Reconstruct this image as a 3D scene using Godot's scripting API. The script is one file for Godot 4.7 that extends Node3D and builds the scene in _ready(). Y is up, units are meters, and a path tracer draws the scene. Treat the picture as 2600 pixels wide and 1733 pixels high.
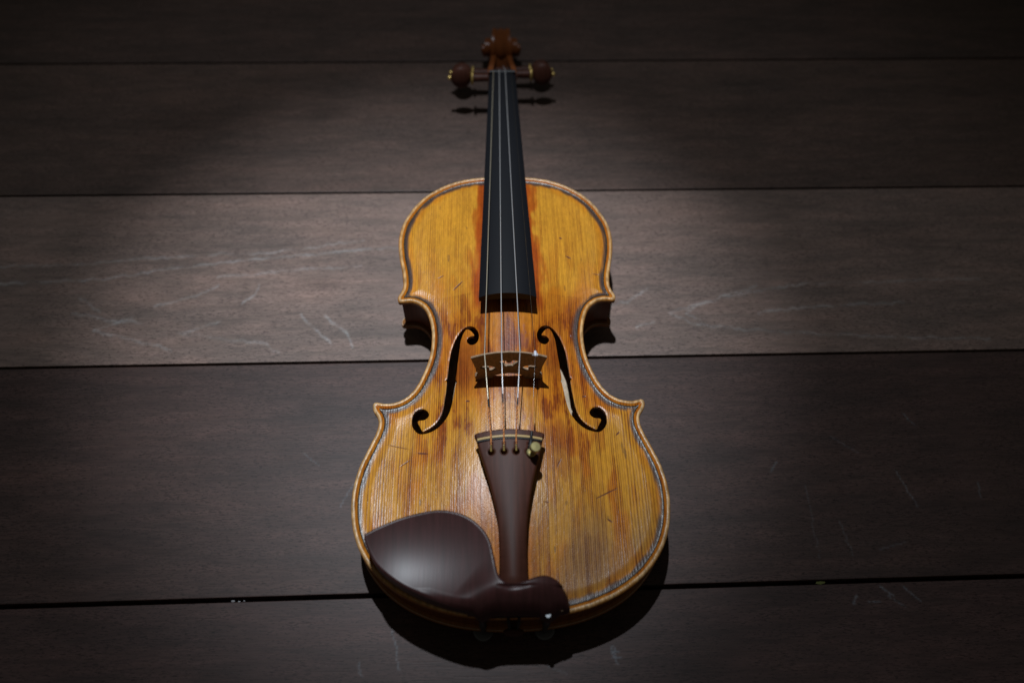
extends Node3D
# A violin lying on its back on dark planks under one small spotlight.
# Model units are millimetres: x to the right, y up, z away along the violin (scroll far). put() turns them into metres, -z forward.

var rng := RandomNumberGenerator.new()
var outline := PackedVector2Array()      # body outline, fine
var GX := -112.0
var GZ := -6.0
var GS := 0.75
var GNX := 300
var GNZ := 491
var sd := PackedFloat32Array()           # signed distance to the outline, negative inside
var M := {}

func put(p: Vector3) -> Vector3:
	return Vector3(p.x, p.y, -p.z) * 0.001

func ss(a: float, b: float, x: float) -> float:
	var t := clampf((x - a) / (b - a), 0.0, 1.0)
	return t * t * (3.0 - 2.0 * t)

func noise(sd_: int, freq: float, oct := 3, kind := FastNoiseLite.TYPE_SIMPLEX_SMOOTH) -> FastNoiseLite:
	var n := FastNoiseLite.new()
	n.seed = sd_
	n.frequency = freq
	n.noise_type = kind
	n.fractal_type = FastNoiseLite.FRACTAL_FBM if oct > 1 else FastNoiseLite.FRACTAL_NONE
	n.fractal_octaves = oct
	return n

func lin(r: float, g: float, b: float) -> Color:      # a real-world (linear) base colour
	return Color(r, g, b).linear_to_srgb()

func mat(c: Color, rough: float, metal := 0.0, spec := 0.5) -> StandardMaterial3D:
	var m := StandardMaterial3D.new()
	m.albedo_color = c
	m.roughness = rough
	m.metallic = metal
	m.metallic_specular = spec
	return m

func tex(w: int, h: int, data: PackedByteArray, grey := false) -> ImageTexture:
	return ImageTexture.create_from_image(Image.create_from_data(w, h, false, Image.FORMAT_L8 if grey else Image.FORMAT_RGB8, data))

# ---------------------------------------------------------------- mesh helpers
func commit(nm: String, parent: Node, m: Material, v: PackedVector3Array, n: PackedVector3Array, uv: PackedVector2Array, idx: PackedInt32Array, split := 0, second: Material = null) -> MeshInstance3D:
	var pv := PackedVector3Array()
	var pn := PackedVector3Array()
	pv.resize(v.size())
	pn.resize(v.size())
	for i in v.size():
		pv[i] = put(v[i])
		var q := n[i]
		pn[i] = Vector3(q.x, q.y, -q.z).normalized()
	var t := 0
	while t < idx.size():
		var a := idx[t]
		var b := idx[t + 1]
		var c := idx[t + 2]
		if (pv[c] - pv[a]).cross(pv[b] - pv[a]).dot(pn[a] + pn[b] + pn[c]) < 0.0:
			idx[t + 1] = c
			idx[t + 2] = b
		t += 3
	var arr := []
	arr.resize(Mesh.ARRAY_MAX)
	arr[Mesh.ARRAY_VERTEX] = pv
	arr[Mesh.ARRAY_NORMAL] = pn
	if uv.size() == v.size():
		arr[Mesh.ARRAY_TEX_UV] = uv
	arr[Mesh.ARRAY_INDEX] = idx if split == 0 else idx.slice(0, split)
	var am := ArrayMesh.new()
	am.add_surface_from_arrays(Mesh.PRIMITIVE_TRIANGLES, arr)
	if split > 0:
		arr[Mesh.ARRAY_INDEX] = idx.slice(split)
		am.add_surface_from_arrays(Mesh.PRIMITIVE_TRIANGLES, arr)
	var o := MeshInstance3D.new()
	o.name = nm
	o.mesh = am
	o.set_surface_override_material(0, m)
	if split > 0:
		o.set_surface_override_material(1, second)
	parent.add_child(o, true)
	return o

# triangles (outward face normals already known) -> smooth within the crease angle
func creased(nm: String, parent: Node, m: Material, tris: PackedVector3Array, fn: PackedVector3Array, deg: float, uvs := PackedVector2Array()) -> MeshInstance3D:
	var at := {}
	for i in tris.size():
		var k := Vector3i((tris[i] * 500.0).round())
		if not at.has(k):
			at[k] = PackedInt32Array()
		at[k].append(i / 3)
	var lim := cos(deg_to_rad(deg))
	var n := PackedVector3Array()
	var idx := PackedInt32Array()
	n.resize(tris.size())
	idx.resize(tris.size())
	for i in tris.size():
		var mine := fn[i / 3]
		var mu := mine.normalized()
		var s := Vector3.ZERO
		for f in at[Vector3i((tris[i] * 500.0).round())]:
			if fn[f].normalized().dot(mu) > lim:
				s += fn[f]
		n[i] = s if s.length() > 1e-9 else mine
		idx[i] = i
	return commit(nm, parent, m, tris, n, uvs, idx)

class Bag:
	var tris := PackedVector3Array()
	var fn := PackedVector3Array()
	func tri(a: Vector3, b: Vector3, c: Vector3, out: Vector3) -> void:
		var n := (b - a).cross(c - a)
		if n.length() < 1e-9:
			return
		if n.dot(out) < 0.0:
			n = -n
		tris.append(a)
		tris.append(b)
		tris.append(c)
		fn.append(n)
	func quad(a: Vector3, b: Vector3, c: Vector3, d: Vector3, out: Vector3) -> void:
		tri(a, b, c, out)
		tri(a, c, d, out)
	func loft(rings: Array, caps := true, closed := true) -> void:
		for i in rings.size() - 1:
			var p: PackedVector3Array = rings[i]
			var q: PackedVector3Array = rings[i + 1]
			var mid := Vector3.ZERO
			for k in p.size():
				mid += p[k] + q[k]
			mid /= 2.0 * p.size()
			for k in (p.size() if closed else p.size() - 1):
				var l := (k + 1) % p.size()
				quad(p[k], p[l], q[l], q[k], (p[k] + p[l] + q[l] + q[k]) / 4.0 - mid)
		if caps:
			for e in 2:
				var p: PackedVector3Array = rings[0] if e == 0 else rings[rings.size() - 1]
				var q: PackedVector3Array = rings[1] if e == 0 else rings[rings.size() - 2]
				var c := Vector3.ZERO
				var c2 := Vector3.ZERO
				for k in p.size():
					c += p[k]
					c2 += q[k]
				c /= p.size()
				c2 /= p.size()
				for k in p.size():
					tri(c, p[k], p[(k + 1) % p.size()], c - c2)
	# profile of (distance along the axis, radius); the two radii may be scaled apart
	func lathe(at: Vector3, axis: Vector3, prof: PackedVector2Array, seg := 20, side := Vector3.ZERO, flat := 1.0) -> void:
		var w := axis.normalized()
		var u := side if side != Vector3.ZERO else (Vector3.UP if absf(w.y) < 0.9 else Vector3.RIGHT)
		u = (u - w * u.dot(w)).normalized()
		var v := w.cross(u)
		var rings := []
		for p in prof:
			var r := PackedVector3Array()
			for k in seg:
				var a := TAU * k / seg
				r.append(at + w * p.x + u * cos(a) * p.y + v * sin(a) * p.y * flat)
			rings.append(r)
		loft(rings)
	func tube(path: PackedVector3Array, rad: PackedFloat32Array, seg := 10) -> void:
		var rings := []
		for i in path.size():
			var d := (path[mini(i + 1, path.size() - 1)] - path[maxi(i - 1, 0)]).normalized()
			var u := Vector3.UP if absf(d.y) < 0.9 else Vector3.RIGHT
			u = (u - d * u.dot(d)).normalized()
			var v := d.cross(u)
			var r := PackedVector3Array()
			for k in seg:
				var a := TAU * k / seg
				r.append(path[i] + (u * cos(a) + v * sin(a)) * rad[mini(i, rad.size() - 1)])
			rings.append(r)
		loft(rings)
	func prism(poly: PackedVector2Array, x0: float, x1: float, taper := 0.0) -> void:      # side profile (z, y) swept across x
		var t := Geometry2D.triangulate_polygon(poly)
		for k in poly.size():
			var a := poly[k]
			var b := poly[(k + 1) % poly.size()]
			var d := (b - a)
			var o := Vector3(0, -d.x, d.y)
			var mid := (a + b) / 2.0
			var test := mid + Vector2(o.z, o.y).normalized() * 0.05
			if Geometry2D.is_point_in_polygon(test, poly):
				o = -o
			quad(Vector3(x0, a.y, a.x), Vector3(x0, b.y, b.x), Vector3(x1, b.y, b.x), Vector3(x1, a.y, a.x), o)
		for i in t.size() / 3:
			for x in [x0, x1]:
				var p: Array[Vector3] = []
				for k in 3:
					p.append(Vector3(x, poly[t[i * 3 + k]].y, poly[t[i * 3 + k]].x))
				tri(p[0], p[1], p[2], Vector3(x - (x0 + x1) / 2.0, 0, 0))

func fin(nm: String, parent: Node, m: Material, b: Bag, deg := 40.0) -> MeshInstance3D:
	return creased(nm, parent, m, b.tris, b.fn, deg)

# signed distance of a polygon on a grid, exact within REACH of the line
func sdf(poly: PackedVector2Array, x0: float, z0: float, nx: int, nz: int, st: float, reach: float) -> PackedFloat32Array:
	var d2 := PackedFloat32Array()
	d2.resize(nx * nz)
	d2.fill(reach * reach)
	for k in poly.size():
		var a := poly[k]
		var b := poly[(k + 1) % poly.size()]
		var e := b - a
		var le := maxf(e.length_squared(), 1e-9)
		var i0 := maxi(0, int(floor((minf(a.x, b.x) - reach - x0) / st)))
		var i1 := mini(nx - 1, int(ceil((maxf(a.x, b.x) + reach - x0) / st)))
		var j0 := maxi(0, int(floor((minf(a.y, b.y) - reach - z0) / st)))
		var j1 := mini(nz - 1, int(ceil((maxf(a.y, b.y) + reach - z0) / st)))
		for j in range(j0, j1 + 1):
			var pz := z0 + j * st - a.y
			var row := j * nx
			for i in range(i0, i1 + 1):
				var px := x0 + i * st - a.x
				var t := clampf((px * e.x + pz * e.y) / le, 0.0, 1.0)
				var qx := px - e.x * t
				var qz := pz - e.y * t
				var q := qx * qx + qz * qz
				if q < d2[row + i]:
					d2[row + i] = q
	for j in nz:
		# inside test by scan line
		var zz := z0 + j * st + 1e-4
		var cuts := []
		for k in poly.size():
			var a := poly[k]
			var b := poly[(k + 1) % poly.size()]
			if (a.y > zz) != (b.y > zz):
				cuts.append(a.x + (zz - a.y) / (b.y - a.y) * (b.x - a.x))
		cuts.sort()
		var c := 0
		for i in nx:
			var xx := x0 + i * st
			while c < cuts.size() and cuts[c] < xx:
				c += 1
			var v := sqrt(d2[j * nx + i])
			d2[j * nx + i] = -v if c % 2 == 1 else v
	return d2

# a plate: the part of the grid where PHI < 0, between the heights YT and YB; XF takes (a, height, b) to the model
func slab(nm: String, parent: Node, m: Material, x0: float, z0: float, nx: int, nz: int, st: float, phi: PackedFloat32Array, yt: PackedFloat32Array, yb: PackedFloat32Array, xf := Transform3D.IDENTITY, wall_m: Material = null) -> MeshInstance3D:
	var ta := PackedVector3Array()     # a, top, b
	var bo := PackedFloat32Array()
	var tn := PackedVector3Array()
	var bn := PackedVector3Array()
	var wn := PackedVector3Array()
	var vn := PackedInt32Array()
	var eh := PackedInt32Array()
	var ev := PackedInt32Array()
	for arr in [vn, eh, ev]:
		arr.resize(nx * nz)
		arr.fill(-1)
	var top := PackedInt32Array()
	var wall := PackedInt32Array()
	var di := [0, 1, 1, 0]
	var dj := [0, 0, 1, 1]
	for j in range(1, nz - 2):
		for i in range(1, nx - 2):
			var n0 := j * nx + i
			var c0 := phi[n0] < 0.0
			var c1 := phi[n0 + 1] < 0.0
			var c2 := phi[n0 + nx + 1] < 0.0
			var c3 := phi[n0 + nx] < 0.0
			if not (c0 or c1 or c2 or c3):
				continue
			var cc := [c0, c1, c2, c3]
			var poly: Array[int] = []
			var cross: Array[int] = []
			for k in 4:
				var ia: int = i + di[k]
				var ja: int = j + dj[k]
				var na: int = ja * nx + ia
				if cc[k]:
					if vn[na] < 0:
						vn[na] = ta.size()
						ta.append(Vector3(x0 + ia * st, yt[na], z0 + ja * st))
						bo.append(yb[na])
						tn.append(Vector3(yt[na - 1] - yt[na + 1], 2 * st, yt[na - nx] - yt[na + nx]))
						bn.append(Vector3(yb[na + 1] - yb[na - 1], -2 * st, yb[na + nx] - yb[na - nx]))
						wn.append(Vector3.UP)
					poly.append(vn[na])
				var l := (k + 1) % 4
				if cc[k] != cc[l]:
					var ib: int = i + di[l]
					var jb: int = j + dj[l]
					var nb: int = jb * nx + ib
					var key := mini(na, nb)
					var table := eh if ja == jb else ev
					var id := table[key]
					if id < 0:
						var t := clampf(phi[na] / (phi[na] - phi[nb]), 0.02, 0.98)
						id = ta.size()
						if ja == jb:
							eh[key] = id
						else:
							ev[key] = id
						ta.append(Vector3(lerpf(x0 + ia * st, x0 + ib * st, t), lerpf(yt[na], yt[nb], t), lerpf(z0 + ja * st, z0 + jb * st, t)))
						bo.append(lerpf(yb[na], yb[nb], t))
						var nin := na if cc[k] else nb
						tn.append(Vector3(yt[nin - 1] - yt[nin + 1], 2 * st, yt[nin - nx] - yt[nin + nx]).lerp(Vector3(yt[na + nb - nin - 1] - yt[na + nb - nin + 1], 2 * st, yt[na + nb - nin - nx] - yt[na + nb - nin + nx]), 0.5))
						bn.append(Vector3(yb[nin + 1] - yb[nin - 1], -2 * st, yb[nin + nx] - yb[nin - nx]))
						wn.append(Vector3(phi[na + 1] - phi[na - 1] + phi[nb + 1] - phi[nb - 1], 0, phi[na + nx] - phi[na - nx] + phi[nb + nx] - phi[nb - nx]))
					poly.append(id)
					cross.append(id)
			for k in range(1, poly.size() - 1):
				top.append(poly[0])
				top.append(poly[k])
				top.append(poly[k + 1])
			if cross.size() == 2:
				wall.append(cross[0])
				wall.append(cross[1])
	var v := PackedVector3Array()
	var n := PackedVector3Array()
	var uv := PackedVector2Array()
	var idx := top.duplicate()
	var w := x0 + (nx - 1) * st
	var h := z0 + (nz - 1) * st
	var cnt := ta.size()
	for k in cnt:
		v.append(xf * ta[k])
		n.append(xf.basis * tn[k])
		uv.append(Vector2((ta[k].x - x0) / (w - x0), (ta[k].z - z0) / (h - z0)))
	for k in cnt:
		v.append(xf * Vector3(ta[k].x, bo[k], ta[k].z))
		n.append(xf.basis * bn[k])
		uv.append(uv[k])
	for k in top:
		idx.append(k + cnt)
	var faces := idx.size()
	var wi := {}
	for e in wall.size() / 2:
		var q := []
		for s in 2:
			var k := wall[e * 2 + s]
			if not wi.has(k):
				wi[k] = v.size()
				v.append(xf * ta[k])
				v.append(xf * Vector3(ta[k].x, bo[k], ta[k].z))
				for z in 2:
					n.append(xf.basis * wn[k])
					uv.append(uv[k])
			q.append(wi[k])
		for t in [q[0], q[1], q[1] + 1, q[0], q[1] + 1, q[0] + 1]:
			idx.append(t)
	return commit(nm, parent, m, v, n, uv, idx, faces if wall_m else 0, wall_m)

func smooth_closed(p: PackedVector2Array, each: float) -> PackedVector2Array:
	var out := PackedVector2Array()
	var n := p.size()
	for i in n:
		var a := p[(i - 1 + n) % n]
		var b := p[i]
		var c := p[(i + 1) % n]
		var d := p[(i + 2) % n]
		var k := maxi(1, int(ceil(b.distance_to(c) / each)))
		for s in k:
			out.append(b.cubic_interpolate(c, a, d, float(s) / k))
	return out

func sd_at(x: float, z: float) -> float:
	var fx := clampf((x - GX) / GS, 0.0, GNX - 1.001)
	var fz := clampf((z - GZ) / GS, 0.0, GNZ - 1.001)
	var i := int(fx)
	var j := int(fz)
	fx -= i
	fz -= j
	var k := j * GNX + i
	return lerpf(lerpf(sd[k], sd[k + 1], fx), lerpf(sd[k + GNX], sd[k + GNX + 1], fx), fz)

# arch of belly and back above the channel, in mm
var wz := [-10, 2, 6, 10, 20, 40, 60, 80, 100, 120, 140, 160, 180, 200, 220, 240, 260, 280, 300, 320, 335, 348, 353, 370]
var ww := [0, 0, 10, 38, 66, 85, 93, 95.5, 92, 82, 68, 56, 50, 47.8, 50, 58, 68, 75, 75, 67, 54, 30, 0, 0]
func arch(x: float, z: float) -> float:
	var s := minf(absf(z - 178.0) / 173.0, 1.0)
	var l := 12.0 * (0.5 + 0.5 * cos(PI * pow(s, 2.4)))
	var k := 0
	while k < wz.size() - 2 and wz[k + 1] < z:
		k += 1
	var w: float = lerpf(ww[k], ww[k + 1], clampf((z - wz[k]) / float(wz[k + 1] - wz[k]), 0, 1))
	if w < 1.0:
		return 0.0
	var t := minf(absf(x) / w, 1.0)
	return l * (0.5 + 0.5 * cos(PI * pow(t, 1.15)))

func edge(d: float) -> float:          # profile of the plate's rim over the distance from the outline
	if d < 1.6:
		var q := clampf(1.0 - d / 1.6, 0.0, 1.6)
		return 47.3 + 1.7 * sqrt(maxf(0.0, 1.0 - q * q)) - maxf(0.0, -d) * 1.5
	return 49.0 - 1.5 * ss(1.8, 4.9, d) + 0.7 * ss(7.0, 13.0, d)

func belly_y(x: float, z: float) -> float:
	var d := -sd_at(x, z)
	return edge(d) + arch(x, z) * ss(2.0, 9.0, d)

# ---------------------------------------------------------------- things
func tag(o: Node, label: String, category: String, group := "", kind := "") -> void:
	if label: o.set_meta("label", label)
	if category: o.set_meta("category", category)
	if group: o.set_meta("group", group)
	if kind: o.set_meta("kind", kind)

func _ready() -> void:
	rng.seed = 11
	# ---- camera, read off the photograph (focal length 28.4 mm on a 36 x 24 mm frame)
	var cam := Camera3D.new()
	cam.name = "camera"
	var ca := CameraAttributesPhysical.new()
	ca.frustum_focal_length = 28.397
	ca.frustum_near = 0.05
	ca.frustum_far = 20.0
	ca.frustum_focus_distance = 0.565
	ca.exposure_aperture = 3.2
	cam.attributes = ca
	add_child(cam)
	cam.current = true
	var p := 1.02647
	var y := 0.044297
	var r := 0.027283
	var f := Vector3(sin(y) * cos(p), -sin(p), -cos(y) * cos(p))
	var right := Vector3(cos(y), 0, sin(y))
	var up := Vector3(sin(y) * sin(p), cos(p), -cos(y) * sin(p))
	var r2 := right * cos(r) + up * sin(r)
	var u2 := up * cos(r) - right * sin(r)
	cam.transform = Transform3D(Basis(r2, u2, -f), Vector3(-10.4326, 548.918, 106.241) * 0.001)
	# ---- a dark room: hardly any light but the lamp
	var we := WorldEnvironment.new()
	we.name = "room_air"
	var env := Environment.new()
	env.background_mode = Environment.BG_COLOR
	env.background_color = lin(0.040, 0.037, 0.031)
	env.tonemap_mode = Environment.TONE_MAPPER_LINEAR
	env.tonemap_exposure = 1.0
	env.sdfgi_enabled = true
	env.ssao_enabled = true
	env.ssil_enabled = true
	we.environment = env
	add_child(we)
	spot_lamp(Vector3(-110, 1700, 535), Vector3(-62, 0, 245))
	# ---- materials, floor, violin
	materials()
	floor_planks()
	violin()
	litter()

func spot_lamp(at: Vector3, aim: Vector3) -> void:
	var t := Node3D.new()
	t.name = "spot_lamp"
	tag(t, "small dark spotlight hanging above the violin, outside the picture", "lamp")
	add_child(t)
	var w := (aim - at).normalized()
	var b := Bag.new()
	b.lathe(at - w * 6.0, -w, PackedVector2Array([Vector2(2, 0.1), Vector2(2, 17.5), Vector2(-10, 17.5), Vector2(-10, 19), Vector2(0, 19), Vector2(40, 19), Vector2(52, 10), Vector2(54, 0.1)]), 24)
	fin("housing", t, mat(lin(0.02, 0.02, 0.02), 0.5), b)
	b = Bag.new()
	b.lathe(at - w * 3.0, w, PackedVector2Array([Vector2(0, 12), Vector2(1, 12)]), 24)
	var gm := mat(Color(1, 1, 1), 0.4)
	gm.emission_enabled = true
	gm.emission = Color(0.95, 0.97, 1.0)
	gm.emission_energy_multiplier = 4.0
	fin("lamp_lens", t, gm, b)
	b = Bag.new()
	b.tube(PackedVector3Array([at - w * 58.0, at - w * 58.0 + Vector3(0, 40, 0), at - w * 58.0 + Vector3(0, 900, 0)]), PackedFloat32Array([2.5]), 8)
	fin("hanging_cable", t, mat(lin(0.02, 0.02, 0.02), 0.6), b)
	# the lamp's beam and the weaker light that spills round it
	for k in 2:
		var l := SpotLight3D.new()
		l.name = "lamp_beam" if k == 0 else "lamp_spill"
		l.light_energy = 3.0 if k == 0 else 0.6
		l.light_color = Color(0.93, 0.965, 1.0)
		l.light_size = 0.016
		l.spot_angle = 10.6 if k == 0 else 25.0
		l.spot_angle_attenuation = 1.0
		l.spot_range = 5.0
		l.spot_attenuation = 2.0
		l.shadow_enabled = true
		t.add_child(l)
		l.look_at_from_position(put(at), put(aim), Vector3(0, 0, -1))

# ---------------------------------------------------------------- materials
func materials() -> void:
	M.ebony = mat(lin(0.0045, 0.005, 0.007), 0.5, 0.0, 0.32)
	M.black = mat(lin(0.006, 0.006, 0.008), 0.5)
	M.bone = mat(lin(0.42, 0.29, 0.12), 0.4)
	M.brass = mat(lin(0.40, 0.34, 0.15), 0.38, 0.65)
	M.gold = mat(lin(0.55, 0.38, 0.12), 0.35, 0.6)
	M.steel = mat(lin(0.55, 0.55, 0.54), 0.2, 1.0)
	M.chrome = mat(lin(0.12, 0.125, 0.13), 0.4, 1.0)
	M.wound = mat(lin(0.74, 0.73, 0.74), 0.38, 0.85)
	M.wound_reflect = mat(lin(0.62, 0.55, 0.42), 0.38, 0.85)  # silvery winding with a gold reflection put into its colour
	M.silk = mat(lin(0.55, 0.20, 0.055), 0.75)
	M.cork = mat(lin(0.09, 0.05, 0.025), 0.9)
	M.sleeve = mat(lin(0.55, 0.56, 0.62), 0.35)
	# reddish fitting wood: streaks along the part, from one small texture
	var n := noise(5, 0.02, 4)
	var w := 256
	var h := 256
	var d := PackedByteArray()
	d.resize(w * h * 3)
	var hb := PackedByteArray()
	hb.resize(w * h)
	for j in h:
		for i in w:
			var a := n.get_noise_2d(i * 4.0, j * 0.5)
			var b := n.get_noise_2d(i * 13.0 + 900.0, j * 1.6)
			var s := clampf(0.86 + 0.16 * a + 0.10 * b, 0.3, 1.0)
			d[(j * w + i) * 3] = int(255 * s)
			d[(j * w + i) * 3 + 1] = int(255 * clampf(s - 0.02 * a, 0, 1))
			d[(j * w + i) * 3 + 2] = int(255 * clampf(s + 0.02 * b, 0, 1))
			hb[j * w + i] = int(127 + 70 * b + 40 * a)
	M.fitting = mat(lin(0.078, 0.026, 0.016), 0.5, 0.0, 0.3)
	M.fitting.albedo_texture = tex(w, h, d)
	M.fitting.heightmap_enabled = true
	M.fitting.heightmap_texture = tex(w, h, hb, true)
	M.fitting.heightmap_scale = 0.003
	M.fitting.uv1_triplanar = true
	M.fitting.uv1_scale = Vector3(14, 14, 6)
	M.rest = M.fitting.duplicate()
	M.rest.albedo_color = lin(0.062, 0.021, 0.020)
	M.rest.roughness = 0.38
	M.rest.metallic_specular = 0.45
	M.maple = M.fitting.duplicate()       # bridge
	M.maple.albedo_color = lin(0.38, 0.25, 0.155)
	M.maple.roughness = 0.55
	M.maple.uv1_scale = Vector3(20, 60, 20)
	M.side = M.fitting.duplicate()        # ribs, neck, head
	M.side.albedo_color = lin(0.19, 0.055, 0.015)
	M.side.roughness = 0.3
	M.side.uv1_scale = Vector3(30, 6, 30)
	M.back = M.fitting.duplicate()
	M.back.albedo_color = lin(0.60, 0.47, 0.33)
	M.back.roughness = 0.6
	M.back.uv1_scale = Vector3(8, 10, 40)

func pack(a: PackedByteArray, k: int, c: Vector3) -> void:
	a[k] = int(clampf(c.x, 0, 1) * 255.0)
	a[k + 1] = int(clampf(c.y, 0, 1) * 255.0)
	a[k + 2] = int(clampf(c.z, 0, 1) * 255.0)

# spruce under worn varnish; colours here are sRGB values of the varnished wood itself
func belly_material() -> StandardMaterial3D:
	var x0 := GX
	var z0 := GZ
	var wx := (GNX - 1) * GS
	var wz_ := (GNZ - 1) * GS
	var W := 1000
	var Hh := 1640
	var col := PackedByteArray()
	col.resize(W * Hh * 3)
	var hgt := PackedByteArray()
	hgt.resize(W * Hh)
	var n1 := noise(21, 0.016, 3)
	var n2 := noise(22, 0.05, 3)
	var n3 := noise(23, 0.35, 2)
	var n4 := noise(24, 0.9, 2)
	var n5 := noise(25, 0.008, 2)
	# year rings: lines of late wood, closer together towards the middle joint
	var ring := PackedFloat32Array()
	ring.resize(2300)
	var xx := -114.0
	while xx < 114.0:
		var strength := rng.randf_range(0.35, 1.0)
		var wid := rng.randf_range(0.26, 0.46)
		for s in range(-14, 6):
			var k := int((xx + s * 0.1 + 115.0) * 10.0)
			if k >= 0 and k < 2300:
				var q := exp(-pow(s * 0.1 / (wid if s > 0 else wid * 1.1), 2.0)) + (0.16 * (1.0 + s / 14.0) if s < 0 else 0.0)
				ring[k] = maxf(ring[k], q * strength)
		xx += rng.randf_range(0.75, 1.25) * (1.05 + 1.0 * pow(absf(xx) / 104.0, 1.5))
	var gold := Vector3(0.79, 0.555, 0.165)
	var olive := Vector3(0.75, 0.54, 0.19)
	var orange := Vector3(0.71, 0.38, 0.065)
	var red := Vector3(0.62, 0.26, 0.05)
	var brown := Vector3(0.45, 0.19, 0.075)
	var tan_ := Vector3(0.65, 0.49, 0.31)
	var cream := Vector3(0.80, 0.64, 0.44)
	var dirt := Vector3(0.23, 0.17, 0.17)
	for j in Hh:
		var z := z0 + wz_ * (j + 0.5) / Hh
		var fb := 12.0 + 8.6 * clampf((477.0 - z) / 258.0, 0, 1)      # half width of the fingerboard
		for i in W:
			var x := x0 + wx * (i + 0.5) / W
			var d := -sd_at(x, z)
			if d < -1.0:
				continue
			var ax := absf(x)
			var a1 := n1.get_noise_2d(x * 1.6, z * 0.8)
			var a2 := n2.get_noise_2d(x * 1.7, z * 0.42)
			var a3 := n3.get_noise_2d(x, z * 0.35)
			var a5 := n5.get_noise_2d(x + 300.0, z)
			# where the varnish is worn to gold and where it still lies thick
			var c := gold.lerp(olive, ss(-0.15, 0.5, a5) * ss(150.0, 90.0, z))
			var thick := 0.0
			thick = maxf(thick, ss(125.0, 165.0, z + a1 * 30.0) * ss(254.0, 215.0, z + a1 * 40.0 + a2 * 14.0) * 0.85)
			thick = maxf(thick, ss(13.0, 4.0, d + a2 * 7.0) * (0.35 + 0.4 * ss(60.0, 95.0, x) + 0.3 * ss(200.0, 260.0, z)))
			thick = maxf(thick, 0.6 * ss(0.08, 0.44, a1 + 0.35 * a2) * ss(250.0, 200.0, z))
			thick = maxf(thick, 0.28 * ss(0.0, 0.4, a2) * ss(310.0, 230.0, z))
			thick = maxf(thick, ss(19.0, 8.0, ax + a2 * 5.0) * ss(96.0, 40.0, z) * 0.9)
			c = c.lerp(orange, clampf(thick * (0.82 + 0.5 * a2), 0, 1))
			if z > 205.0:
				c = c.lerp(red, 0.9 * ss(fb + 9.0 + a2 * 8.0 + a1 * 6.0, fb + 2.0 + a2 * 3.0, ax) * ss(214.0, 228.0, z))
			# dark varnish blotches round bridge and f-holes
			var bl := ss(0.08, 0.6, a2 + 0.45 * a3 + 0.25 * a1) * ss(92.0, 116.0, z) * ss(240.0, 205.0, z) * ss(66.0, 46.0, ax)
			bl = maxf(bl, 0.8 * ss(9.0, 2.5, Vector2((x + 31.0) * 0.8, (z - 172.0) * 0.32).length() + a2 * 5.0))
			bl = maxf(bl, 0.75 * ss(8.0, 2.0, Vector2((x - 33.0) * 0.9, (z - 183.0) * 0.3).length() + a2 * 5.0))
			bl = maxf(bl, 0.75 * ss(8.5, 2.0, Vector2((x - 31.0) * 0.55, (z - 112.0) * 0.5).length() + a2 * 8.0))
			bl = maxf(bl, 0.55 * ss(8.5, 2.0, Vector2((x - 27.0) * 0.4, (z - 98.0) * 0.8).length() + a2 * 8.0))
			c = c.lerp(brown, 0.6 * bl)
			# rubbed, greyish lower right bout
			c = c.lerp(tan_, 0.75 * ss(76.0, 34.0, z + a1 * 22.0) * ss(20.0, 36.0, x + a2 * 8.0) * ss(5.0, 16.0, d))
			# rosin dust under the strings
			var ro := ss(0.0, 0.35, a2 + 0.5 * a3 + 0.25) * (ss(14.0, 5.0, absf(x - 6.0)) * (ss(178.0, 190.0, z) * ss(214.0, 208.0, z) + ss(136.0, 130.0, z) * ss(110.0, 118.0, z)))
			c = c.lerp(Vector3(0.62, 0.42, 0.38), 0.55 * ro)
			# year rings
			var warp := 0.5 * n5.get_noise_2d(x * 2.0, z * 1.2) + 0.06 * a3
			var g := ring[clampi(int((x + warp + 115.0) * 10.0), 0, 2299)]
			var gv := g * (0.55 + 0.45 * ss(-0.3, 0.3, a2)) * (0.75 if z < 235.0 else 0.42)
			c = c.lerp(Vector3(c.x * 0.40, c.y * 0.26, c.z * 0.34), clampf(gv * 1.15, 0, 1))
			# fine rays and flecks across the grain
			var fl := n4.get_noise_2d(x * 0.7, z * 2.6)
			c *= 1.0 + 0.09 * fl + 0.07 * a3 + 0.06 * a1
			# rim: rubbed pale crest, dirt in the channel, purfling
			var dn := d + 0.5 * a2
			c = c.lerp(orange * 0.9, 0.6 * ss(4.2, 3.2, d))
			c = c.lerp(cream * (0.92 + 0.25 * a3), ss(3.0, 2.2, dn) * (0.9 + 0.3 * a2))
			c = c.lerp(orange * 0.8, 0.55 * ss(0.75, 0.3, dn))
			c = c.lerp(dirt, ss(3.9, 4.5, dn) * ss(8.2 + 3.0 * a2, 6.2, dn) * clampf(0.8 + 0.8 * a2 + 0.5 * a1, 0.3, 0.92))
			if d > 4.05 and d < 5.35:
				var q := absf(d - 4.7)
				c = Vector3(0.10, 0.075, 0.07) if q > 0.28 else Vector3(0.27, 0.21, 0.15)
			pack(col, (j * W + i) * 3, c)
			# relief: raised late wood, pits, ripples
			var hh := 0.42 + 0.30 * g * (0.55 + 0.45 * ss(-0.2, 0.3, a1)) + 0.16 * fl + 0.16 * a3 + 0.10 * a2
			hh += 0.10 * n4.get_noise_2d(x * 3.0 + 50.0, z * 1.5)
			hgt[j * W + i] = int(clampf(hh, 0, 1) * 255.0)
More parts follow.
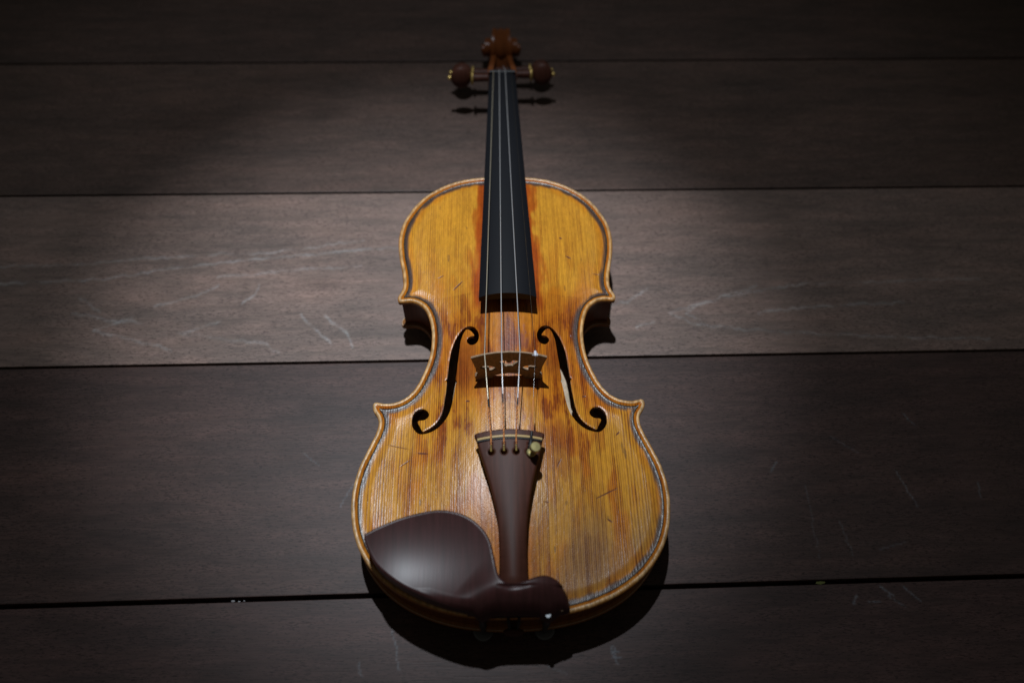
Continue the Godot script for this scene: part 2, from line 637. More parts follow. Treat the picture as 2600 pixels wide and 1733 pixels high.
	# knocks and scratches in the varnish: x, z from, x, z to, width
	var sc := [[54.6, 75.1, 69.2, 82.8, 0.55], [-61.7, 108.8, -54.5, 107.7, 0.7], [-29.7, 144.8, -27.2, 144.1, 0.7], [50.8, 150.4, 53.3, 150.6, 0.7], [45.4, 202.0, 45.8, 199.3, 0.6], [45.7, 270.6, 49.9, 268.7, 0.6],
		[42.0, 288.0, 43.5, 287.0, 0.9], [-52.0, 252.0, -47.5, 254.0, 0.5], [66.0, 256.0, 71.0, 255.6, 0.4], [72.0, 121.0, 74.6, 124.0, 0.6], [-84.0, 117.0, -66.0, 112.0, 0.35], [-73.0, 100.0, -66.0, 104.5, 0.5], [20.0, 72.0, 24.5, 71.5, 0.4], [61.0, 62.0, 64.0, 60.0, 0.6], [-40.0, 240.0, -33.0, 246.0, 0.7], [30.0, 95.0, 33.0, 101.0, 0.5]]
	for s in sc:
		var len_ := Vector2(s[2] - s[0], s[3] - s[1]).length()
		var steps := int(len_ / 0.1) + 1
		for k in steps:
			var t := float(k) / steps
			var px: float = lerpf(s[0], s[2], t)
			var pz: float = lerpf(s[1], s[3], t) + 0.3 * n3.get_noise_1d(k * 0.3)
			var rad: float = s[4] * (0.5 + 0.8 * sin(PI * t)) * 0.7
			var pi_ := int((px - x0) / wx * W)
			var pj := int((pz - z0) / wz_ * Hh)
			var rr := int(ceil(rad / 0.225))
			for b in range(-rr, rr + 1):
				for a in range(-rr, rr + 1):
					if Vector2(a, b).length() * 0.225 > rad:
						continue
					var q := (pj + b) * W + pi_ + a
					hgt[q] = int(hgt[q] * 0.55)
					col[q * 3] = int(lerpf(col[q * 3], 88, 0.22))
					col[q * 3 + 1] = int(lerpf(col[q * 3 + 1], 52, 0.22))
					col[q * 3 + 2] = int(lerpf(col[q * 3 + 2], 48, 0.22))
	var m := mat(Color(1, 1, 1), 0.31, 0.0, 0.42)
	m.albedo_texture = tex(W, Hh, col)
	m.heightmap_enabled = true
	m.heightmap_texture = tex(W, Hh, hgt, true)
	m.heightmap_scale = 0.022
	return m

# ---------------------------------------------------------------- floor
func floor_planks() -> void:
	# fine grain shared by all planks: long fibres and short dark pores
	var W := 1024
	var Hh := 512
	var n1 := noise(41, 0.012, 4)
	var n2 := noise(42, 0.05, 3)
	var n3 := noise(43, 0.2, 2)
	var d := PackedByteArray()
	d.resize(W * Hh * 3)
	var hb := PackedByteArray()
	hb.resize(W * Hh)
	for j in Hh:
		for i in W:
			# blended with its own shifted copy so that it repeats without a seam
			var bx := ss(0.8, 1.0, float(i) / W)
			var a := lerpf(n1.get_noise_2d(i * 0.35, j * 3.0), n1.get_noise_2d((i - W) * 0.35, j * 3.0), bx)
			var b := lerpf(n2.get_noise_2d(i * 0.30, j * 4.0), n2.get_noise_2d((i - W) * 0.30, j * 4.0), bx)
			var c := lerpf(n3.get_noise_2d(i * 0.22, j * 2.2), n3.get_noise_2d((i - W) * 0.22, j * 2.2), bx)
			var pore := ss(0.30, 0.52, c + 0.35 * a)
			var s := 0.80 + 0.13 * a + 0.10 * b + 0.05 * c - 0.30 * pore
			pack(d, (j * W + i) * 3, Vector3(s + 0.012 * a, s, s - 0.012 * b))
			hb[j * W + i] = int(clampf(0.6 + 0.14 * b + 0.10 * c - 0.5 * pore, 0, 1) * 255)
	var grain := tex(W, Hh, d)
	var relief := tex(W, Hh, hb, true)
	var fl := Node3D.new()
	fl.name = "floor"
	tag(fl, "", "", "", "structure")
	add_child(fl)
	# the joints: z at x = 0 and slope of each, from the near one to the far one
	var z0 := [-338.0, -152.0, 30.4, 209.7, 383.0, 555.1, 733.0, 910.0]
	var sl := [0.014, 0.013, 0.0123, 0.0078, 0.0045, 0.0049, 0.004, 0.004]
	var gap := [1.3, 1.3, 1.45, 1.0, 0.95, 0.9, 0.9, 0.9]
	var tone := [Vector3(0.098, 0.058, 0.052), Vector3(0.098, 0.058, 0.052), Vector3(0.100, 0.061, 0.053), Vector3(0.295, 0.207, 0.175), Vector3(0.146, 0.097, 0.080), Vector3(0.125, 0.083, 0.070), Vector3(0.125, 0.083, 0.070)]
	var X := 950.0
	for k in 7:
		var b := Bag.new()
		var rings := []
		for s in 2:
			var x: float = -X if s == 0 else X
			var za: float = z0[k] + sl[k] * x + gap[k]
			var zb: float = z0[k + 1] + sl[k + 1] * x - gap[k + 1]
			rings.append(PackedVector3Array([Vector3(x, -24, za), Vector3(x, -1.0, za), Vector3(x, -0.28, za + 0.25), Vector3(x, 0, za + 0.9), Vector3(x, 0, zb - 0.9), Vector3(x, -0.28, zb - 0.25), Vector3(x, -1.0, zb), Vector3(x, -24, zb)]))
		b.loft(rings)
		var uvs := PackedVector2Array()
		for q in b.tris:
			uvs.append(Vector2((q.x + X) / (2 * X), (q.z - z0[k]) / 190.0 + 0.02))
		var m := mat(lin(1, 1, 1), 0.5)
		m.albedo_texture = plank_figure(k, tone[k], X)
		m.detail_enabled = true
		m.detail_blend_mode = BaseMaterial3D.BLEND_MODE_MUL
		m.detail_albedo = grain
		m.detail_uv_layer = BaseMaterial3D.DETAIL_UV_2
		m.heightmap_enabled = true
		m.heightmap_texture = relief
		m.heightmap_scale = 0.008
		m.metallic_specular = 0.34
		var o := creased("plank", fl, m, b.tris, b.fn, 30.0, uvs)
		second_uv(o, X, k)
	var b2 := Bag.new()
	b2.loft([PackedVector3Array([Vector3(-X, -40, -420), Vector3(-X, -26, -420), Vector3(-X, -26, 990), Vector3(-X, -40, 990)]), PackedVector3Array([Vector3(X, -40, -420), Vector3(X, -26, -420), Vector3(X, -26, 990), Vector3(X, -40, 990)])])
	fin("subfloor", fl, mat(lin(0.02, 0.017, 0.015), 0.9), b2)

# the plank's own layout of the shared grain goes to the second uv layer, and the relief follows the first
func second_uv(o: MeshInstance3D, X: float, k: int) -> void:
	var a := o.mesh.surface_get_arrays(0)
	var uv: PackedVector2Array = a[Mesh.ARRAY_TEX_UV]
	var uv2 := PackedVector2Array()
	for q in uv:
		uv2.append(Vector2(q.x * 2.0 * X / 310.0 + 0.37 * k, q.y * 190.0 / 155.0 + 0.21 * k))
	a[Mesh.ARRAY_TEX_UV2] = uv2
	var am := ArrayMesh.new()
	am.add_surface_from_arrays(Mesh.PRIMITIVE_TRIANGLES, a)
	var m := o.get_surface_override_material(0)
	o.mesh = am
	o.set_surface_override_material(0, m)

# large figure of one plank: flame lines, darker knots, scratches
func plank_figure(k: int, tone: Vector3, X: float) -> ImageTexture:
	var W := 1536
	var Hh := 160
	var d := PackedByteArray()
	d.resize(W * Hh * 3)
	var n1 := noise(60 + k, 0.006, 3)
	var n2 := noise(80 + k, 0.03, 3)
	var n3 := noise(100 + k, 0.11, 2)
	for j in Hh:
		var v := (float(j) + 0.5) / Hh
		var z := (v - 0.02) * 190.0
		for i in W:
			var x := -X + 2 * X * (i + 0.5) / W
			var a := n1.get_noise_2d(x * 0.55, z * 3.0)
			var b := n2.get_noise_2d(x * 0.30, z * 1.6)
			var c := n3.get_noise_2d(x * 0.30, z * 2.0)
			var s := 1.0 + 0.22 * a + 0.14 * b + 0.05 * c
			var red := 0.05 * b + 0.04 * a
			if k != 3:
				s += 0.10 * ss(0.05, 0.0, absf(n2.get_noise_2d(x * 0.05, z * 1.1 + 3.0 * b)))
			# knots and stains
			var st := 0.0
			if k == 3:
				st = ss(13.0, 2.0, Vector2((x + 152.0) * 0.42, (z - 73.0) * 1.1).length() + 5.0 * b)
				st = maxf(st, 0.5 * ss(10.0, 2.0, Vector2((x + 214.0) * 1.6, (z - 60.0) * 0.33).length() + 3.0 * c))
				st = maxf(st, 0.5 * ss(5.0, 1.0, Vector2((x - 222.0) * 1.2, (z - 92.0) * 0.4).length() + 2.0 * c))
				st = maxf(st, 0.5 * ss(26.0, 6.0, Vector2((x - 340.0) * 0.33, (z - 118.0) * 1.0).length() + 8.0 * b))
			elif k == 4:
				st = 0.7 * ss(14.0, 2.0, Vector2((x + 166.0) * 0.4, (z - 100.0)).length() + 8.0 * b)
				st = maxf(st, 0.5 * ss(30.0, 6.0, Vector2((x - 240.0) * 0.4, (z - 95.0)).length() + 10.0 * b))
				st = maxf(st, 0.5 * ss(30.0, 6.0, Vector2((x + 300.0) * 0.4, (z - 90.0)).length() + 10.0 * b))
			s *= 1.0 - 0.32 * st
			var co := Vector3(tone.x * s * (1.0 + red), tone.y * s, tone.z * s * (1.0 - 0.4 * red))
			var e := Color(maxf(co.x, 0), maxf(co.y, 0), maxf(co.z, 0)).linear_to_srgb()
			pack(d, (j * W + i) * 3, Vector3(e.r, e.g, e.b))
	# pale growth lines of the flame figure on the middle plank: x, z along each line
	if k == 3:
		var lines := [[-470, 278, -414, 283, -330, 288, -250, 303, -190, 310, -102, 319, -40, 322], [-480, 297, -414, 300, -350, 303, -280, 311, -200, 314, -120, 327], [-300, 250, -329, 237, -305, 231, -270, 222, -262, 219], [-230, 244, -262, 234, -225, 230, -190, 224, -178, 216], [-347, 268, -336, 262, -327, 254], [-285, 261, -252, 270, -236, 281], [-215, 262, -205, 272, -203, 281], [-166, 251, -151, 237, -138, 223], [-146, 250, -128, 235, -121, 220],
			[-350, 254, -310, 246, -290, 244], [400, 286, 330, 284, 250, 281, 180, 268, 133, 252, 150, 243, 190, 236, 300, 229, 390, 226], [210, 280, 165, 263, 146, 253, 158, 246], [118, 276, 100, 264, 84, 258], [120, 244, 104, 238], [330, 262, 250, 258, 205, 252], [-120, 300, -180, 296, -240, 288]]
		for ln in lines:
			var gain := rng.randf_range(0.55, 1.0)
			for q in ln.size() / 2 - 1:
				var pa := Vector2(ln[q * 2], ln[q * 2 + 1])
				var pb := Vector2(ln[q * 2 + 2], ln[q * 2 + 3])
				var nn := int(pa.distance_to(pb) / 0.5) + 1
				for w in nn:
					var pt := pa.lerp(pb, float(w) / nn)
					var jig := 2.2 * n2.get_noise_2d(pt.x * 1.5, pt.y * 1.5) + 1.2 * n3.get_noise_2d(pt.x, pt.y)
					var fade := gain * clampf(0.65 + 0.8 * n3.get_noise_2d(pt.x * 0.4 + 90.0, pt.y), 0.1, 1.0)
					var cx := int((pt.x + X) / (2 * X) * W)
					var cy := ((pt.y + jig - 209.7 - 0.0078 * pt.x) / 190.0 + 0.02) * Hh
					for o2 in range(-2, 3):
						var yy := int(cy) + o2
						if yy < 0 or yy >= Hh or cx < 0 or cx >= W:
							continue
						var amt := fade * 0.30 * exp(-pow((yy + 0.5 - cy) / 1.15, 2.0))
						for ch in 3:
							var at := (yy * W + cx) * 3 + ch
							d[at] = mini(205, int(lerpf(d[at], 196.0, amt)))
	# pale scratches: x, z from, x, z to (from the joint), strength
	var sc := []
	if k == 2:
		sc = [[213.6, 72.0, 212.2, 18.0, 0.5], [282.0, 82.0, 290.8, 54.0, 0.7], [232.0, 45.0, 236.0, 20.0, 0.35], [240.0, 110.0, 258.0, 96.0, 0.3], [-120.0, 60.0, -112.0, 78.0, 0.4], [300.0, 128.0, 306.0, 118.0, 0.3], [196.0, 90.0, 190.0, 82.0, 0.3], [255.0, 24.0, 275.0, 29.0, 0.3], [340.0, 72.0, 338.0, 60.0, 0.3], [-150.0, 102.0, -138.0, 92.0, 0.25]]
	elif k == 1:
		sc = [[248.3, 182.0, 256.4, 175.0, 0.8], [252.0, 176.0, 262.0, 168.0, 0.4], [264.0, 182.0, 274.0, 171.0, 0.7], [232.0, 176.0, 228.0, 170.0, 0.5], [238.0, 172.0, 246.0, 171.0, 0.4], [-78.8, 160.0, -75.0, 147.0, 0.5], [-75.0, 147.0, -73.5, 134.0, 0.5], [64.2, 147.0, 64.6, 140.0, 0.5], [65.6, 146.0, 66.6, 135.0, 0.5], [63.0, 143.0, 68.0, 142.4, 0.4], [63.5, 139.5, 69.0, 138.8, 0.4], [-99.0, 140.0, -97.0, 131.0, 0.4], [20.0, 136.0, 34.0, 130.0, 0.25]]
	for s in sc:
		var steps := 260
		for q in steps:
			var t := float(q) / steps
			var px: float = lerpf(s[0], s[2], t) + 1.2 * n3.get_noise_1d(t * 40.0)
			var pz: float = lerpf(s[1], s[3], t)
			if n3.get_noise_1d(t * 90.0 + 200.0) < -0.25:
				continue
			var kk := (clampi(int((pz / 190.0 + 0.02) * Hh), 0, Hh - 1) * W + clampi(int((px + X) / (2 * X) * W), 0, W - 1)) * 3
			for ch in 3:
				d[kk + ch] = mini(255, int(lerpf(d[kk + ch], 128.0 + (6.0 if ch == 2 else 0.0), s[4] * 0.16)))
	return tex(W, Hh, d)

# ---------------------------------------------------------------- the violin
func violin() -> void:
	var vi := Node3D.new()
	vi.name = "violin"
	tag(vi, "golden orange violin lying on its back on dark planks, neck pointing away", "violin")
	add_child(vi)
	# outline: right half from the neck end to the tail end, measured in the photograph
	var half := [Vector2(0, 355.6), Vector2(9, 355.4), Vector2(17.1, 354.8), Vector2(27.0, 353.6), Vector2(38.2, 350.8), Vector2(50.4, 345.2), Vector2(61.6, 337.2), Vector2(69.8, 328.3), Vector2(76.0, 318.4), Vector2(81.0, 306.9), Vector2(83.3, 296.3), Vector2(83.7, 286.0), Vector2(82.4, 273.9), Vector2(80.2, 263.0), Vector2(78.5, 253.2), Vector2(78.3, 245.4), Vector2(79.8, 240.5), Vector2(81.6, 236.6), Vector2(81.5, 233.4), Vector2(80.5, 231.6), Vector2(77.4, 231.5), Vector2(72.4, 231.9), Vector2(67.4, 230.6), Vector2(62.7, 227.0), Vector2(59.3, 221.6), Vector2(57.1, 214.9), Vector2(55.6, 207.5), Vector2(55.1, 200.5), Vector2(55.4, 192.3), Vector2(56.5, 184.0), Vector2(58.3, 176.7), Vector2(61.2, 168.6), Vector2(64.8, 160.6), Vector2(69.6, 154.0), Vector2(74.6, 150.2), Vector2(79.6, 148.2), Vector2(84.7, 147.6), Vector2(88.8, 148.1), Vector2(91.6, 148.8), Vector2(93.7, 148.0), Vector2(94.3, 146.0), Vector2(93.9, 143.2), Vector2(92.5, 140.2), Vector2(90.6, 137.4), Vector2(89.6, 134.6), Vector2(89.4, 131.6), Vector2(89.9, 128.2), Vector2(91.3, 123.4), Vector2(93.6, 117.7), Vector2(96.0, 111.6), Vector2(99.4, 102.7), Vector2(101.6, 94.5), Vector2(103.0, 86.0), Vector2(103.4, 78.0), Vector2(102.9, 70.0), Vector2(101.5, 61.0), Vector2(98.8, 52.0), Vector2(94.9, 43.5), Vector2(88.9, 34.7), Vector2(80.8, 26.2), Vector2(70.5, 18.6), Vector2(58.5, 12.4), Vector2(44.2, 7.3), Vector2(30, 4.2), Vector2(15, 2.5), Vector2(0, 2.0)]
	var full := PackedVector2Array(half)
	for k in range(half.size() - 2, 0, -1):
		full.append(Vector2(-half[k].x, half[k].y))
	outline = smooth_closed(full, 1.5)
	sd = sdf(outline, GX, GZ, GNX, GNZ, GS, 16.0)
	# f-holes, one measured and mirrored
	var fh := [Vector2(45.2, 143.0), Vector2(44.6, 148.4), Vector2(44.0, 153.8), Vector2(43.7, 158.8), Vector2(43.5, 163.2), Vector2(44.4, 164.6), Vector2(43.4, 166.0), Vector2(42.9, 170.3), Vector2(42.5, 175.2), Vector2(42.0, 180.9), Vector2(40.9, 188.2), Vector2(39.5, 193.1), Vector2(37.9, 197.7), Vector2(36.0, 201.3), Vector2(33.6, 204.4), Vector2(31.4, 206.1), Vector2(29.2, 206.8), Vector2(26.7, 206.4), Vector2(24.2, 204.9), Vector2(22.3, 202.3), Vector2(21.1, 199.5), Vector2(20.8, 196.6), Vector2(21.1, 193.8), Vector2(22.0, 191.8), Vector2(23.7, 190.5), Vector2(26.1, 190.3), Vector2(28.1, 191.6), Vector2(29.4, 193.7), Vector2(29.6, 195.4), Vector2(28.6, 197.1), Vector2(26.7, 197.9), Vector2(24.2, 197.7), Vector2(24.9, 199.6), Vector2(26.2, 201.7), Vector2(27.9, 203.6), Vector2(29.6, 204.5), Vector2(30.9, 203.7), Vector2(32.3, 201.3), Vector2(33.2, 198.7), Vector2(34.2, 194.9), Vector2(34.6, 190.7), Vector2(35.0, 186.5), Vector2(35.5, 181.0), Vector2(36.1, 175.5), Vector2(36.4, 171.9), Vector2(36.9, 166.4), Vector2(36.9, 163.1), Vector2(36.0, 161.7), Vector2(36.9, 160.6), Vector2(37.2, 158.7), Vector2(38.0, 153.3), Vector2(38.8, 147.3), Vector2(39.9, 141.2), Vector2(41.6, 135.8), Vector2(43.8, 131.9), Vector2(46.1, 128.9), Vector2(49.2, 126.1), Vector2(52.3, 124.3), Vector2(55.8, 123.3), Vector2(59.0, 123.0), Vector2(61.3, 123.4), Vector2(63.6, 125.3), Vector2(65.5, 128.0), Vector2(66.6, 130.9), Vector2(66.8, 134.2), Vector2(66.6, 137.1), Vector2(65.6, 139.8), Vector2(64.0, 141.7), Vector2(62.2, 142.9), Vector2(59.9, 143.0), Vector2(57.6, 142.1), Vector2(55.9, 140.3), Vector2(55.1, 138.2), Vector2(55.4, 136.2), Vector2(56.8, 134.8), Vector2(58.7, 133.9), Vector2(61.4, 133.9), Vector2(62.8, 133.0), Vector2(61.6, 130.2), Vector2(60.2, 127.5), Vector2(58.9, 125.0), Vector2(57.2, 125.7), Vector2(54.0, 127.3), Vector2(50.9, 129.6), Vector2(48.4, 132.6), Vector2(46.6, 136.6), Vector2(45.6, 140.6)]
	var fr := PackedVector2Array(fh)
	var fl := PackedVector2Array()
	for q in fh:
		fl.append(Vector2(-q.x, q.y))
	fr = smooth_closed(fr, 0.8)
	fl = smooth_closed(fl, 0.8)
	var h1 := sdf(fr, GX, GZ, GNX, GNZ, GS, 3.0)
	var h2 := sdf(fl, GX, GZ, GNX, GNZ, GS, 3.0)
	var phi := PackedFloat32Array()
	phi.resize(sd.size())
	var yt := phi.duplicate()
	var yb := phi.duplicate()
	for j in GNZ:
		for i in GNX:
			var k := j * GNX + i
			if sd[k] > 2.5:
				phi[k] = 2.5
				continue
			phi[k] = maxf(sd[k], -minf(h1[k], h2[k]))
			var dd := -sd[k]
			yt[k] = edge(dd) + arch(GX + i * GS, GZ + j * GS) * ss(2.0, 9.0, dd)
			var rim := minf(h1[k], h2[k])         # f-hole edges are softly broken
			yt[k] -= 0.35 * ss(0.9, 0.0, rim)
			yb[k] = lerpf(45.0, yt[k] - 2.9, ss(4.0, 11.0, dd))
	slab("belly", vi, belly_material(), GX, GZ, GNX, GNZ, GS, phi, yt, yb)
	# back plate on a coarser grid
	var st := 2.0
	var nx := 116
	var nz := 184
	var sb := sdf(outline, -115.0, -6.0, nx, nz, st, 14.0)
	yt = PackedFloat32Array()
	yt.resize(nx * nz)
	yb = yt.duplicate()
	for j in nz:
		for i in nx:
			var k := j * nx + i
			var dd := -sb[k]
			var a := arch(-115.0 + i * st, -6.0 + j * st)
			yb[k] = 11.0 + 0.5 * ss(3.0, 0.0, dd) - 11.0 * a / 12.0
			yt[k] = lerpf(15.0, yb[k] + 3.2, ss(3.0, 9.0, dd))
	slab("back_plate", vi, M.back, -115.0, -6.0, nx, nz, st, sb, yt, yb)
	# the back's varnished edge, standing a little proud of the plate
	var b := Bag.new()
	for k in outline.size():
		var a := outline[k]
		var c := outline[(k + 1) % outline.size()]
		var nrm := Vector2(c.y - a.y, a.x - c.x).normalized()
		if Geometry2D.is_point_in_polygon((a + c) / 2.0 + nrm * 0.3, outline):
			nrm = -nrm
		var o := nrm * 0.25
		var oo := Vector3(nrm.x, 0, nrm.y)
		var prof := [Vector2(-0.4, 11.0), Vector2(0.3, 11.8), Vector2(0.55, 13.0), Vector2(0.3, 14.4), Vector2(-0.6, 15.2), Vector2(-3.4, 15.25)]
		for s in prof.size() - 1:
			var p0: Vector2 = prof[s]
			var p1: Vector2 = prof[s + 1]
			b.quad(Vector3(a.x + nrm.x * p0.x, p0.y, a.y + nrm.y * p0.x), Vector3(c.x + nrm.x * p0.x, p0.y, c.y + nrm.y * p0.x), Vector3(c.x + nrm.x * p1.x, p1.y, c.y + nrm.y * p1.x), Vector3(a.x + nrm.x * p1.x, p1.y, a.y + nrm.y * p1.x), oo + Vector3(0, (p1.x - p0.x) * -1.0, 0))
	var edge_m: StandardMaterial3D = M.side.duplicate()
	edge_m.albedo_color = lin(0.33, 0.13, 0.035)
	fin("back_edge", vi, edge_m, b, 50.0)
	# ribs
	b = Bag.new()
	for e in 2:
		var off: PackedVector2Array = Geometry2D.offset_polygon(outline, -2.7 if e == 0 else -4.0)[0]
		for k in off.size():
			var a := off[k]
			var c := off[(k + 1) % off.size()]
			var nrm := Vector2(c.y - a.y, a.x - c.x).normalized()
			if Geometry2D.is_point_in_polygon((a + c) / 2.0 + nrm * 0.2, off) == (e == 0):
				nrm = -nrm
			b.quad(Vector3(a.x, 14.6, a.y), Vector3(c.x, 14.6, c.y), Vector3(c.x, 45.6, c.y), Vector3(a.x, 45.6, a.y), Vector3(nrm.x, 0, nrm.y))
	fin("ribs", vi, M.side, b, 40.0)
	neck_and_head(vi)
	fittings(vi)
	strings(vi)
	chin_rest(vi)

func fb_top(z: float) -> float:       # middle of the fingerboard's playing surface
	return lerpf(79.2, 53.8, (z - 218.0) / (475.0 - 218.0))

func neck_and_head(vi: Node3D) -> void:
	# fingerboard: arched top, hollow underside
	var b := Bag.new()
	var rings := []
	for s in 15:
		var z := lerpf(218.0, 475.0, s / 14.0)
		var hw := lerpf(20.6, 11.9, s / 14.0)
		var top := fb_top(z)
		var R := 42.0
		var ring := PackedVector3Array()
		for k in 13:
			var x := lerpf(-hw, hw, k / 12.0)
			var yy := top - (R - sqrt(R * R - x * x))
			if k == 0 or k == 12:
				yy -= 0.5
			ring.append(Vector3(x, yy, z))
			if k == 0 or k == 12:
				pass
		var ye := ring[0].y
		for k in 9:
			var x := lerpf(hw - 0.2, -hw + 0.2, k / 8.0)
			ring.append(Vector3(x, ye - 4.8 + 3.4 * (1.0 - pow(x / hw, 2.0)) * (1.0 if k > 0 and k < 8 else 0.0), z))
		rings.append(ring)
	b.loft(rings)
	fin("fingerboard", vi, M.ebony, b, 35.0)
	# neck below it, with the heel at the body
	b = Bag.new()
	rings = []
	for s in 12:
		var t := s / 11.0
		var z := lerpf(351.0, 477.0, t)
		var hw := lerpf(15.5, 11.2, t)
		var ytop := fb_top(z) - 6.0
		var dep := 13.0 + 30.0 * pow(maxf(0.0, 1.0 - t * 4.0), 1.5) + 6.0 * pow(maxf(0, t - 0.85) / 0.15, 2.0)
		var ring := PackedVector3Array()
		for k in 15:
			var a := PI * k / 14.0
			ring.append(Vector3(hw * cos(a), ytop - dep * pow(sin(a), 0.8), z))
		rings.append(ring)
	b.loft(rings)
	fin("neck", vi, M.side, b)
	b = Bag.new()
	b.prism(PackedVector2Array([Vector2(475.1, 43.2), Vector2(475.1, 54.4), Vector2(476.5, 55), Vector2(478.5, 54), Vector2(479.5, 51.2), Vector2(479.5, 43.2)]), -11.7, 11.7)
	fin("nut", vi, M.ebony, b, 30.0)
	# peg box: two cheeks, floor, closed end
	b = Bag.new()
	var cheek := PackedVector2Array([Vector2(477.2, 31.2), Vector2(479.8, 50.2), Vector2(486.2, 50.2), Vector2(497.2, 43.7), Vector2(511.2, 34.7), Vector2(523.2, 27.7), Vector2(533.2, 24.2), Vector2(539.2, 24.2), Vector2(543.2, 11.2), Vector2(537.2, 0.7), Vector2(527.2, 2.2), Vector2(511.2, 9.7), Vector2(493.2, 21.2)])
	for s in [-1.0, 1.0]:
		var rr := []
		for e in 2:
			var ring := PackedVector3Array()
			for q in cheek:
				var w := lerpf(13.0, 9.8, clampf((q.x - 477.0) / 60.0, 0, 1))
				ring.append(Vector3(s * (w if e == 0 else w - 4.6), q.y, q.x))
			rr.append(ring)
		b.loft(rr)
	var fl := PackedVector2Array([Vector2(477.2, 31.2), Vector2(480.2, 37.2), Vector2(495.2, 27.2), Vector2(511.2, 16.2), Vector2(527.2, 9.2), Vector2(532.2, 17.2), Vector2(536.2, 23.7), Vector2(543.2, 11.2), Vector2(537.2, 0.7), Vector2(527.2, 2.2), Vector2(511.2, 9.7), Vector2(493.2, 21.2)])
	b.prism(fl, -8.2, 8.2)
	fin("peg_box", vi, M.side, b)
	# scroll: a spiral band that widens turn by turn towards the two eyes
	b = Bag.new()
	var c := Vector2(549.0, 19.6)
	rings = []
	for s in 97:
		var t := s / 96.0
		var ph := deg_to_rad(-128.0 + t * 820.0)
		var rad := 20.4 * pow(1.0 - t, 0.72) + 4.6
		if t < 0.25:
			rad = 19.4 - 1.0 * t
		else:
			rad = lerpf(19.15, 5.2, pow((t - 0.25) / 0.75, 0.72))
		var w := 8.2 - 1.4 * sin(minf(t / 0.22, 1.0) * PI * 0.5) + 12.5 * pow(maxf(0.0, t - 0.2) / 0.8, 0.75)
		var rin := maxf(2.0, rad * 0.55 - 1.0)
		var ring := PackedVector3Array()
		for q in [Vector2(-1, 0), Vector2(-0.72, 0.15), Vector2(-0.42, -1.3), Vector2(0, 0.35), Vector2(0.42, -1.3), Vector2(0.72, 0.15), Vector2(1, 0)]:
			var rr: float = rad + q.y
			ring.append(Vector3(q.x * w, c.y + rr * sin(ph), c.x + rr * cos(ph)))
		ring.append(Vector3(w, c.y + rin * sin(ph), c.x + rin * cos(ph)))
		ring.append(Vector3(-w, c.y + rin * sin(ph), c.x + rin * cos(ph)))
		rings.append(ring)
	b.loft(rings)
	b.lathe(Vector3(-19.4, c.y, c.x), Vector3.RIGHT, PackedVector2Array([Vector2(0, 3.0), Vector2(0.8, 4.6), Vector2(38, 4.6), Vector2(38.8, 3.0)]), 16)
	fin("scroll", vi, M.side, b, 35.0)
	# pegs: side, z, y, turn of the thumb piece
	for q in [[-1.0, 486.0, 38.8, 1.35], [1.0, 498.0, 32.2, 1.2], [-1.0, 510.0, 24.0, 0.35], [1.0, 519.0, 19.0, 0.5]]:
		b = Bag.new()
		var at := Vector3(0, q[2], q[1])
		var ax := Vector3(q[0], 0, 0)
		b.lathe(at, ax, PackedVector2Array([Vector2(-13.5, 2.9), Vector2(12.5, 3.4), Vector2(26.2, 3.9)]), 14)
		b.lathe(at, ax, PackedVector2Array([Vector2(28.8, 3.2), Vector2(30.0, 5.4), Vector2(32.5, 8.6), Vector2(36.5, 10.6), Vector2(41, 10.0), Vector2(44.5, 7.4), Vector2(46.8, 3.6), Vector2(47.4, 0.3)]), 20, Vector3(0, sin(q[3]), cos(q[3])), 0.42)
		var peg := fin("peg", vi, M.fitting, b)
		b = Bag.new()
		b.lathe(at, ax, PackedVector2Array([Vector2(26.2, 5.2), Vector2(26.6, 6.2), Vector2(27.6, 6.4), Vector2(28.4, 5.6), Vector2(28.8, 3.4)]), 18)
		fin("collar", peg, M.gold, b)
		b = Bag.new()
		b.lathe(at, ax, PackedVector2Array([Vector2(46.6, 1.2), Vector2(47.4, 2.1), Vector2(48.6, 2.2), Vector2(49.6, 1.6), Vector2(50.0, 0.3)]), 12)
		fin("pip", peg, M.gold, b)

